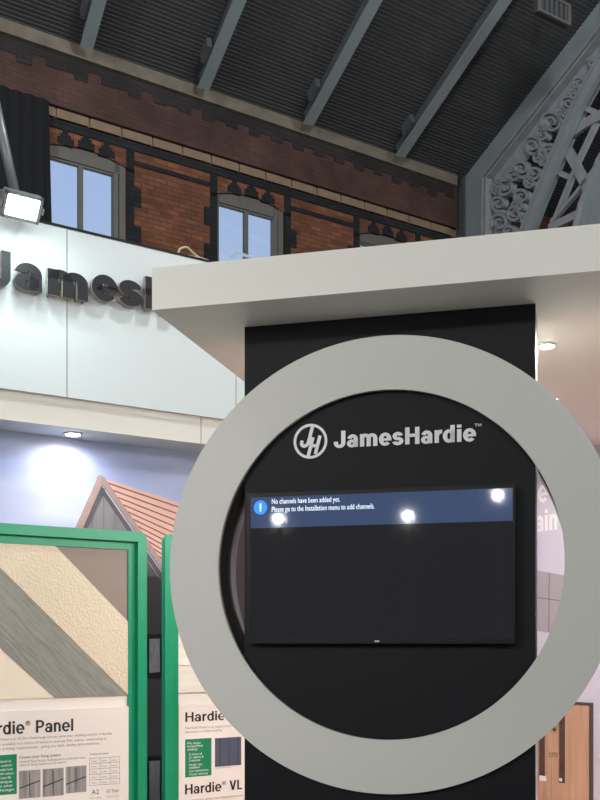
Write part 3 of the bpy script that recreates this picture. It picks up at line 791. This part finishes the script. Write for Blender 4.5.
bm = NB(); box(bm, ic[0] - .0035, ic[0] + .0035, TX, TX + .0002, ic[1] - .006, ic[1] + .018); box(bm, ic[0] - .0035, ic[0] + .0035, TX, TX + .0002, ic[1] - .017, ic[1] - .010); part('exclamation_mark', bm, M['tvwhite'], sc_)
bm = small_text(TW, 'No channels have been added yet.', 271.5, 504.0, 5.3, TX, 340); part('notice_text', bm, M['tvwhite'], sc_)
bm = small_text(TW, 'Please go to the Installation menu to add channels.', 271.5, 511.9, 5.3, TX, 374.5); part('notice_text', bm, M['tvwhite'], sc_)
bm = NB(); lx, lz = TW.hit(377, 641.2, DV); box(bm, lx - .010, lx + .010, DV - .0006, DV, lz - .003, lz + .003); part('badge', bm, M['logo'], root, 'tiny silver badge')
bm = NB(); box(bm, (tx0 + tx1) / 2 - .2, (tx0 + tx1) / 2 + .2, DV + .035, DT - .001, tzb + .15, tzb + .5); part('wall_bracket', bm, M['tv'], root)

# pale cable looped over the canopy edge
d_ = DC + .25
def ctop(pl, d): return [(TW.hit(x, y, d)[0], d, TW.hit(x, y, d)[1]) for x, y in pl]
def lift(z): return max(z, ct + .006)
pts = []
for x, y in [(231, 257.5), (235, 253), (238.5, 252.5), (244, 255), (249, 256.5), (253, 257)]:
    s_, z_ = TW.hit(x, y, d_); pts.append((s_, d_, max(z_, ct + .006)))
bm = NB(); tube(bm, smooth_path(pts, 4), .0065); single('looped_cable', bm, M['hose'], TW, 'pale blue cable looped on top of the canopy below the second window', 'cable', smooth=True)

# ------------------------------------------------------------------ green framed display boards
DB = 6.35
def lx(px): return LW.hit(px, 640, DB)[0]
def lz(px, py, d=DB): return LW.hit(px, py, d)[1]
ztop = (lz(0, 522.5) + lz(137, 532)) / 2
def rounded(x0, x1, z0, z1, r, n=6):
    pl = [(x0, z0), (x1, z0)]
    pl += [(x1 - r + r * math.cos(t), z1 - r + r * math.sin(t)) for t in [i * PI / 2 / n for i in range(n + 1)]]
    pl += [(x0 + r - r * math.sin(t), z1 - r + r * math.cos(t)) for t in [i * PI / 2 / n for i in range(n + 1)]]
    return pl
def board_frame(root, x0, x1, fw, iw):
    """outer face with rounded top corners, recessed inner border"""
    o_ = rounded(x0, x1, 0, ztop, .055); i_ = rounded(x0 + fw, x1 - fw, 0, ztop - fw, .004)
    bm = NB()
    o_, i_ = o_[1:] + o_[:1], i_[1:] + i_[:1]
    for a in range(len(o_) - 1):
        prism(bm, [o_[a], o_[a + 1], i_[a + 1], i_[a]], DB, DB + .05)
    part('frame', bm, M['green'], root)
    bm = NB(); y0, y1 = DB + .035, DB + .05
    box(bm, x0 + fw, x0 + fw + iw, y0, y1, 0, ztop - fw); box(bm, x1 - fw - iw, x1 - fw, y0, y1, 0, ztop - fw); box(bm, x0 + fw + iw, x1 - fw - iw, y0, y1, ztop - fw - iw, ztop - fw)
    part('inner_border', bm, M['green'], root)
DP = DB + .045; DI = DB + .030
xr1 = lx(147); xl1 = xr1 - 1.62
root = thing('display_board', LW, 'green framed sample board with diagonal cream and grey panels, at the far left', 'display board', (xl1, DB, 0), 'green framed sample boards')
B1 = root
board_frame(root, xl1, xr1, .066, .054)
ib = xr1 - .120                      # inner right edge of the panel
bm = NB(); box(bm, xl1 + .120, ib, DP + .006, DP + .03, 0, ztop - .120); part('backing', bm, M['paper'], root)
zb_ = lz(60, 697.5, DP)
xL = xl1 + .120; zT = ztop - .120
def clip(pl):                       # keep polygons inside the panel opening
    def cut(pl, f):
        out = []
        for i in range(len(pl)):
            a, b = pl[i], pl[(i + 1) % len(pl)]; fa, fb = f(a), f(b)
            if fa >= 0: out.append(a)
            if fa * fb < 0: t = fa / (fa - fb); out.append((a[0] + (b[0] - a[0]) * t, a[1] + (b[1] - a[1]) * t))
        return out
    for f in (lambda p: p[0] - xL, lambda p: ib - p[0], lambda p: p[1] - zb_, lambda p: zT - p[1]): pl = cut(pl, f)
    return pl
def far(p, q, k): return (p[0] + (q[0] - p[0]) * k, p[1] + (q[1] - p[1]) * k)
L1 = LW.pts([(57, 548), (128, 622)], DP); L2 = LW.pts([(0, 568), (127, 694)], DP); L3 = LW.pts([(0, 648), (55, 698)], DP)
ex = [(far(a, b, -9), far(a, b, 9)) for a, b in (L1, L2, L3)]
bm = NB(); prism(bm, clip([ex[0][0], ex[0][1], (ex[0][1][0], 30), (ex[0][0][0], 30)]), DP, DP + .006); part('smooth_panel', bm, M['taupe'], root, 'taupe smooth panel corner')
bm = NB(); prism(bm, clip([ex[0][0], ex[0][1], ex[1][1], ex[1][0]]), DP - .006, DP + .006); part('stucco_panel', bm, M['stucco'], root, 'cream textured panel band')
bm = NB(); prism(bm, clip([ex[1][0], ex[1][1], ex[2][1], ex[2][0]]), DP - .003, DP + .006); part('woodgrain_panel', bm, M['woodgrain'], root, 'grey woodgrain panel band')
bm = NB(); prism(bm, clip([ex[2][0], ex[2][1], (ex[2][0][0], -30)]), DP, DP + .006); part('cream_panel', bm, M['smooth_cream'], root)
def info_board(root, x0, x1, zt):
    bm = NB(); box(bm, x0, x1, DI, DI + .02, .25, zt); return part('info_sheet', bm, M['paper'], root, 'printed cream information sheet')
zi = lz(64, 709, DI); inf = info_board(root, xl1 + .12, ib, zi)
bm = NB(); box(bm, xr1 - .119, xr1 - .067, DB + .033, DB + .04, zi - .004, zi + .001); part('frame_joint', bm, M['green_ink'], root)
DX = DI - .001
def heading(s, px0, bs, cap, px1, parent, w=.17): part('heading', join(letters_bm(LW, s, w, px0, bs, cap, px1, DX, .0008)), M['ink'], parent)
def para(s, px0, bs, cap, px1, parent, m='grey_ink', nm='paragraph_text', d=DX): part(nm, small_text(LW, s, px0, bs, cap, d, px1), M[m], parent)
heading('Hardie® Panel', -24.5, 736, 13.0, 74, inf)
para('Hardie® Panel is an A2 Fire Rated large format rainscreen cladding solution. A flexible', -14, 741.5, 2.6, 112, inf)
para('option available in a choice of textures and any RAL colour, conforming to', -10, 746.3, 2.6, 107, inf)
para('modern building requirements - giving you style, quality and protection.', -12, 751, 2.6, 100, inf)
para('Choose your fixing system:', 19, 758.8, 2.8, 61, inf, 'ink')
para('Hardie® Panel facade claddings can be used with these', 19.3, 763, 2.3, 85, inf)
para('different fixing systems on the market', 19.4, 766.4, 2.3, 66, inf)
bm = NB(); prect(bm, LW, DX, -20, 756.5, 16.8, 797); bx_ = part('green_box', bm, M['green_ink'], inf, 'green text box')
for i, s_ in enumerate(['Panel is', 'a custom', 'made look', 'with colour', 'of your life', 'unique', 'to your', 'design']):
    para(s_, -2, 763 + i * 4.1, 2.6, 11 + (i * 5 % 4), bx_, 'white_ink', 'box_text', DX - .0005)
for x0_, y0_, x1_, y1_ in ((19, 771, 40.5, 799), (42.7, 769.3, 63.7, 797), (65.7, 767, 86.3, 793.5)):
    bm = NB(); prect(bm, LW, DX, x0_, y0_, x1_, y1_); pc_ = part('timber_picture', bm, M['pic'], inf, 'small grey timber picture')
    bm = NB(); bar(bm, LW.pts([(x0_ + .3, y0_ + 17.5), (x1_ - .3, y0_ + 9.5)], DX - .0005), .007, DX - .0008, DX); part('dark_line', bm, M['ink'], pc_)
    bm = NB(); xm = (x0_ + x1_) / 2; bar(bm, LW.pts([(xm, y0_ + 1), (xm, y1_ - 2)], DX - .0005), .005, DX - .0008, DX); part('dark_line', bm, M['ink'], pc_)
para('Technical data', 89.5, 755.2, 1.8, 108, inf, 'ink')
bm = NB()
for i in range(6): bar(bm, LW.pts([(89.5, 758.5 + i * 5.4), (119.5, 756.5 + i * 5.4)], DX), .0025, DX - .0003, DX)
for x in (89.5, 100, 110, 119.5): bar(bm, LW.pts([(x, 758.2 - (x - 89.5) * .06), (x, 785.5 - (x - 89.5) * .06)], DX), .002, DX - .0003, DX)
part('table_grid', bm, M['grey_ink'], inf)
for x in (91, 101, 111):
    for i in range(5): para('Value', x, 762.2 + i * 5.4 - (x - 90) * .06, 1.6, x + 6, inf)
para('A2', 91.5, 794.5, 4.6, 99, inf, 'ink'); para('15 Year', 106, 793, 3.6, 119, inf, 'ink'); para('fire rating', 90, 799, 1.7, 101, inf); para('warranty', 106.5, 797.5, 1.7, 119, inf)

xl2 = lx(165.2); xr2 = xl2 + 1.62
root = thing('display_board', LW, 'green framed plank board half hidden behind the white ring', 'display board', (xl2, DB, 0), 'green framed sample boards')
board_frame(root, xl2, xr2, .066, .054)
il = xl2 + .120
bm = NB(); box(bm, il, xr2 - .120, DP + .006, DP + .03, 0, ztop - .120); part('backing', bm, M['paper'], root)
z_ = zb_ + .005; k_ = 0
pj = lz(190, 664, DP); pbm = lz(200, 691, DP); ph = pj - pbm
while z_ < ztop - .14:
    bm = NB(); prism(bm, [(il, z_), (xr2 - .120, z_), (xr2 - .120, min(z_ + ph - .003, ztop - .120)), (il, min(z_ + ph - .003, ztop - .120))], DP - .008, DP + .006)
    for v in bm.verts:
        if v.co.y < DP and v.co.z > z_ + .01: v.co.y += .007
    part('lap_plank', bm, M['plank'], root); z_ += ph
inf = info_board(root, il, xr2 - .12, lz(195, 704.5, DI))
bm = NB(); box(bm, xl2 + .067, xl2 + .119, DB + .033, DB + .04, zi - .004, zi + .001); part('frame_joint', bm, M['green_ink'], root)
heading('Hardie® Plank', 184.5, 722, 9.6, 262, inf)
para('Hardie® Plank is an engineered A2 fire rated', 185, 729.3, 2.3, 250, inf); para('alternative to timber cladding', 185, 733.2, 2.3, 222, inf)
bm = NB(); prect(bm, LW, DX, 185.2, 739.5, 211.5, 777.5); bx_ = part('green_box', bm, M['green_ink'], inf, 'green text box')
for s_, y_, x_ in (('Why choose', 744.5, 200.5), ('Hardie® Plank', 747.6, 203), ('cladding?', 750.7, 197.5), ('A choice of', 755.5, 202), ('21 colours &', 758.6, 203.5), ('2 textures', 761.7, 200), ('Hardy, easy', 766.0, 202.5), ('installation', 768.8, 200), ('Low maintenance', 772.2, 208.5), ('15-year warranty', 775.6, 208)):
    para(s_, 189 if y_ > 752 else 187, y_, 2.3, x_, bx_, 'white_ink', 'box_text', DX - .0005)
bm = NB(); prect(bm, LW, DX, 215, 738.3, 241.2, 767); part('plank_picture', bm, M['bluepic'], inf, 'small blue grey board picture')
para('Hardie® Plank cladding', 215, 768.8, 1.5, 231, inf)
heading('Hardie® VL', 184.3, 794.6, 10.0, 242.5, inf)
para('is engineered to deliver unparalleled performance', 185, 802, 2.4, 244, inf)

# ------------------------------------------------------------------ right mural with door
root = thing('printed_mural', RW, 'lilac printed wall with white words and grey panels at the right', 'mural', (RW.hit(600, 640, DRW)[0], DRW, 0))
ra, _ = RW.hit(440, 640, DRW); rb, _ = RW.hit(760, 640, DRW)
bm = NB(); box(bm, ra, rb, DRW, DRW + .08, 0, zs); part('backing', bm, M['lilac'], root)
bm = NB(); ppoly(bm, RW, DRW, [(500, 563.5), (700, 600.5), (700, 654), (500, 625.5)], DRW - .002, DRW); gp = part('cladding_panels', bm, M['grey_panel'], root, 'printed grey cladding panels')
bm = NB(); bar(bm, RW.pts([(500, 592), (700, 621)], DRW), .008, DRW - .003, DRW); part('panel_joint', bm, M['joint'], gp)
for x in (549.5, 582, 618, 658): 
    bm = NB(); bar(bm, RW.pts([(x, 563.5 + (x - 500) * .185), (x - .5, 625.5 + (x - 500) * .1425)], DRW), .008, DRW - .003, DRW); part('panel_joint', bm, M['joint'], gp)
bm = join(letters_bm(RW, 'e', .2, 537.5, 503, 23, 549, DRW, .002)); part('white_lettering', bm, M['white_ink'], root)
bm = join(letters_bm(RW, 'ain', .2, 535.5, 532, 21, 558, DRW, .002)); part('white_lettering', bm, M['white_ink'], root)
# oak doors of the printed mural, built out in relief
zd = RW.hit(584, 704.6, DRW)[1]
da, _ = RW.hit(514, 640, DRW); dm, _ = RW.hit(553.3, 640, DRW); dc, _ = RW.hit(591.5, 640, DRW)
da = dm - (dc - dm)
root = thing('printed_double_door', RW, 'small printed oak double door with slim glass slots, low at the right', 'door', (dm, DRW, 0))
bm = NB(); t_ = .018
box(bm, da - t_, da, DRW - .03, DRW, 0, zd + t_); box(bm, dc, dc + t_, DRW - .03, DRW, 0, zd + t_); box(bm, da, dc, DRW - .03, DRW, zd, zd + t_); part('door_frame', bm, M['darkframe'], root)
gz1 = RW.hit(563.5, 712, DRW)[1]; gz0 = RW.hit(563.5, 783, DRW)[1]
for a, b, g0, g1 in ((da, dm - .002, 540, 546.8), (dm + .002, dc, 560, 567)):
    ga, _ = RW.hit(g0, 640, DRW); gb, _ = RW.hit(g1, 640, DRW)
    bm = NB(); y0, y1 = DRW - .022, DRW - .002
    box(bm, a, ga, y0, y1, .01, zd - .003); box(bm, gb, b, y0, y1, .01, zd - .003); box(bm, ga, gb, y0, y1, .01, gz0); box(bm, ga, gb, y0, y1, gz1, zd - .003)
    lf = part('door_leaf', bm, M['oak'], root)
    bm = NB(); box(bm, ga, gb, DRW - .010, DRW - .004, gz0, gz1); part('glass_slot', bm, M['slot'], lf)
lk = RW.hit(556.7, 729, DRW); bm = NB(); disc(bm, lk[0], lk[1], .014, DRW - .034, DRW - .022, 20); part('lock', bm, M['chrome'], root)
for x0_, x1_ in ((549.5, 552.6), (553.8, 557)):
    bm = NB(); a, zt = RW.hit(x0_, 752.5, DRW - .022); b, zb2 = RW.hit(x1_, 757, DRW - .022); 
    for s4 in ((a, b, zt - .004, zt), (a, b, zb2, zb2 + .004), (a, a + .004, zb2, zt), (b - .004, b, zb2, zt)): box(bm, s4[0], s4[1], DRW - .024, DRW - .022, s4[2], s4[3])
    part('pull_handle', bm, M['chrome'], root)
for x0_, y0_, x1_, y1_ in ((539.3, 775.3, 546.2, 780.3), (559.2, 778, 562, 781)):
    bm = NB(); prect(bm, RW, DRW - .0225, x0_, y0_, x1_, y1_); part('sticker', bm, M['white_ink'], root, 'small white sticker')
s0, z1_ = RW.hit(597.3, 755, DRW); s1, z0_ = RW.hit(602, 759.5, DRW)
bm = NB(); bevel_box(bm, s0, s1, DRW - .012, DRW, z0_, z1_, .003); box(bm, s0 + .006, s1 - .006, DRW - .0135, DRW - .012, z0_ + .006, z1_ - .006)
single('wall_switch', bm, M['lilac'], RW, 'little square switch plate right of the oak double door', 'switch')

# ------------------------------------------------------------------ lights
def area(name, loc, size, power, col=(1, 1, 1), aim=None, spread=PI):
    l = bpy.data.lights.new(name, 'AREA'); l.shape = 'DISK'; l.size = size; l.energy = power; l.color = col; l.spread = spread
    o = bpy.data.objects.new(name, l); COL.objects.link(o); o.location = loc
    d = Vector(aim) - Vector(loc) if aim is not None else Vector((0, 0, -1))
    o.rotation_euler = d.to_track_quat('-Z', 'Y').to_euler(); return o
def spot(name, loc, power, angle, aim, col=(1, 1, 1), blend=.8, r=.04):
    l = bpy.data.lights.new(name, 'SPOT'); l.energy = power; l.color = col; l.spot_size = angle; l.spot_blend = blend; l.shadow_soft_size = r
    o = bpy.data.objects.new(name, l); COL.objects.link(o); o.location = loc
    d = Vector(aim) - Vector(loc); o.rotation_euler = d.to_track_quat('-Z', 'Y').to_euler(); return o
# unseen fill lights added for the hall's ambient light, above and behind the visitor
def fill_light(loc, power, col, r=.35):
    l = bpy.data.lights.new('hall_fill', 'POINT'); l.energy = power; l.color = col; l.shadow_soft_size = r
    o = bpy.data.objects.new('hall_fill', l); COL.objects.link(o); o.location = loc
for x, y, z_, p_ in ((-6, 5, 10, 1250), (3, 6, 10.5, 1500), (12, 2, 9.5, 1800), (-8, -5, 6, 1250), (-1, -8, 6, 1250), (8, -6, 6, 1050)):
    fill_light((x, y, z_), p_, (.97, .99, 1.0))
# floodlight, bulkhead and canopy downlights
fl = FB.w(c0[0], c0[1] - .03, c0[2])
area('flood_beam', fl, .16, 20, (.86, 1, .97), fl - FB.Y)
wall_t = LW.w(fx + .1, DH, ht - .5)
spot('flood_spill', fl - LW.Y * .12, 22, 2.6, wall_t, (.80, 1, .98), 1.0, .22)
spot('bulkhead_beam', d_mural, 22, 3.05, d_mural - Vector((0, 0, 1)), (.95, .96, 1), .6)
spot('canopy_beam', d_can, 200, 3.1, d_can - Vector((0, 0, 1)), (1, .95, .91), .15)
spot('canopy_beam', d_can2, 200, 3.1, d_can2 - Vector((0, 0, 1)), (1, .95, .91), .15)

# spotlights of the neighbouring stand, behind the visitor (seen mirrored in the screen)
def mirror_pos(px, py, dist):
    x, z = TW.hit(px, py, DV); p_ = TW.w(x, DV, z); r = (p_ - Vector((0, 0, E))).normalized(); n_ = TW.Y
    r = r - n_ * 2 * r.dot(n_); return p_ + r * dist
for i, (px, py, lb) in enumerate([(278.5, 519, 'small white spotlight mirrored at the left of the blue notice'), (408, 516, 'small white spotlight mirrored in the middle of the blue notice'), (498, 495, 'small white spotlight mirrored near the right end of the screen')]):
    c = mirror_pos(px, py, 9.0)
    yl = c.dot(TW.Y); xc = c.dot(TW.X)
    root = thing('stand_spotlight', TW, lb, 'light', (xc, yl, c.z), 'spotlights of the neighbouring stand')
    bm = NB(); annulus(bm, xc, c.z, .07, .029, yl - .16, yl + .02, 32); disc(bm, xc, c.z, .05, yl - .16, yl - .15); part('can', bm, M['lamp_body'], root)
    bm = NB(); disc(bm, xc, c.z, .028, yl - .01, yl); part('lens', bm, M['spot'], root)
    bm = NB(); box(bm, xc - .015, xc + .015, yl - .09, yl - .06, 0, c.z - .06); part('stand_pole', bm, M['hall'], root)
    spot('stand_spot_beam', c + TW.Y * .02, 110, 1.0, TW.w(rcx - 1 + i, DC, rcz + .2), (1, .97, .93), .7, .03)

bw_ = LW.w(lx(40), DB, 1.6)
spot('board_fill', (-5, -2.5, 4.2), 420, .75, bw_, (1, .95, .9), .8, .1)  # extra fill spot added behind the visitor to brighten the boards

# sky outside the windows
w = bpy.data.worlds.new('sky'); w.use_nodes = True; SC.world = w; nt = w.node_tree; n = nt.nodes
bg = n['Background']; tc = n.new('ShaderNodeTexCoord'); sp = n.new('ShaderNodeSeparateXYZ'); rp = n.new('ShaderNodeValToRGB')
nt.links.new(tc.outputs['Generated'], sp.inputs[0]); nt.links.new(sp.outputs['Z'], rp.inputs[0]); nt.links.new(rp.outputs[0], bg.inputs['Color'])
rp.color_ramp.elements[0].color = srgb((186, 204, 232)); rp.color_ramp.elements[1].color = srgb((120, 156, 222)); rp.color_ramp.elements[0].position = .25; rp.color_ramp.elements[1].position = .7
bg.inputs['Strength'].default_value = 1.12

# ------------------------------------------------------------------ camera
cam = bpy.data.cameras.new('camera'); cam.sensor_width = 36; cam.sensor_fit = 'AUTO'; cam.lens = F / 800 * 36
cam.shift_y = 240 / 800; cam.clip_end = 200; cam.clip_start = .05
co = bpy.data.objects.new('camera', cam); COL.objects.link(co); co.location = (0, 0, E); co.rotation_euler = (PI / 2, 0, 0); SC.camera = co
SC.view_settings.view_transform = 'Standard'; SC.view_settings.look = 'None'; SC.view_settings.gamma = 1; SC.view_settings.use_curve_mapping = False
SC.view_settings.exposure = 0.0
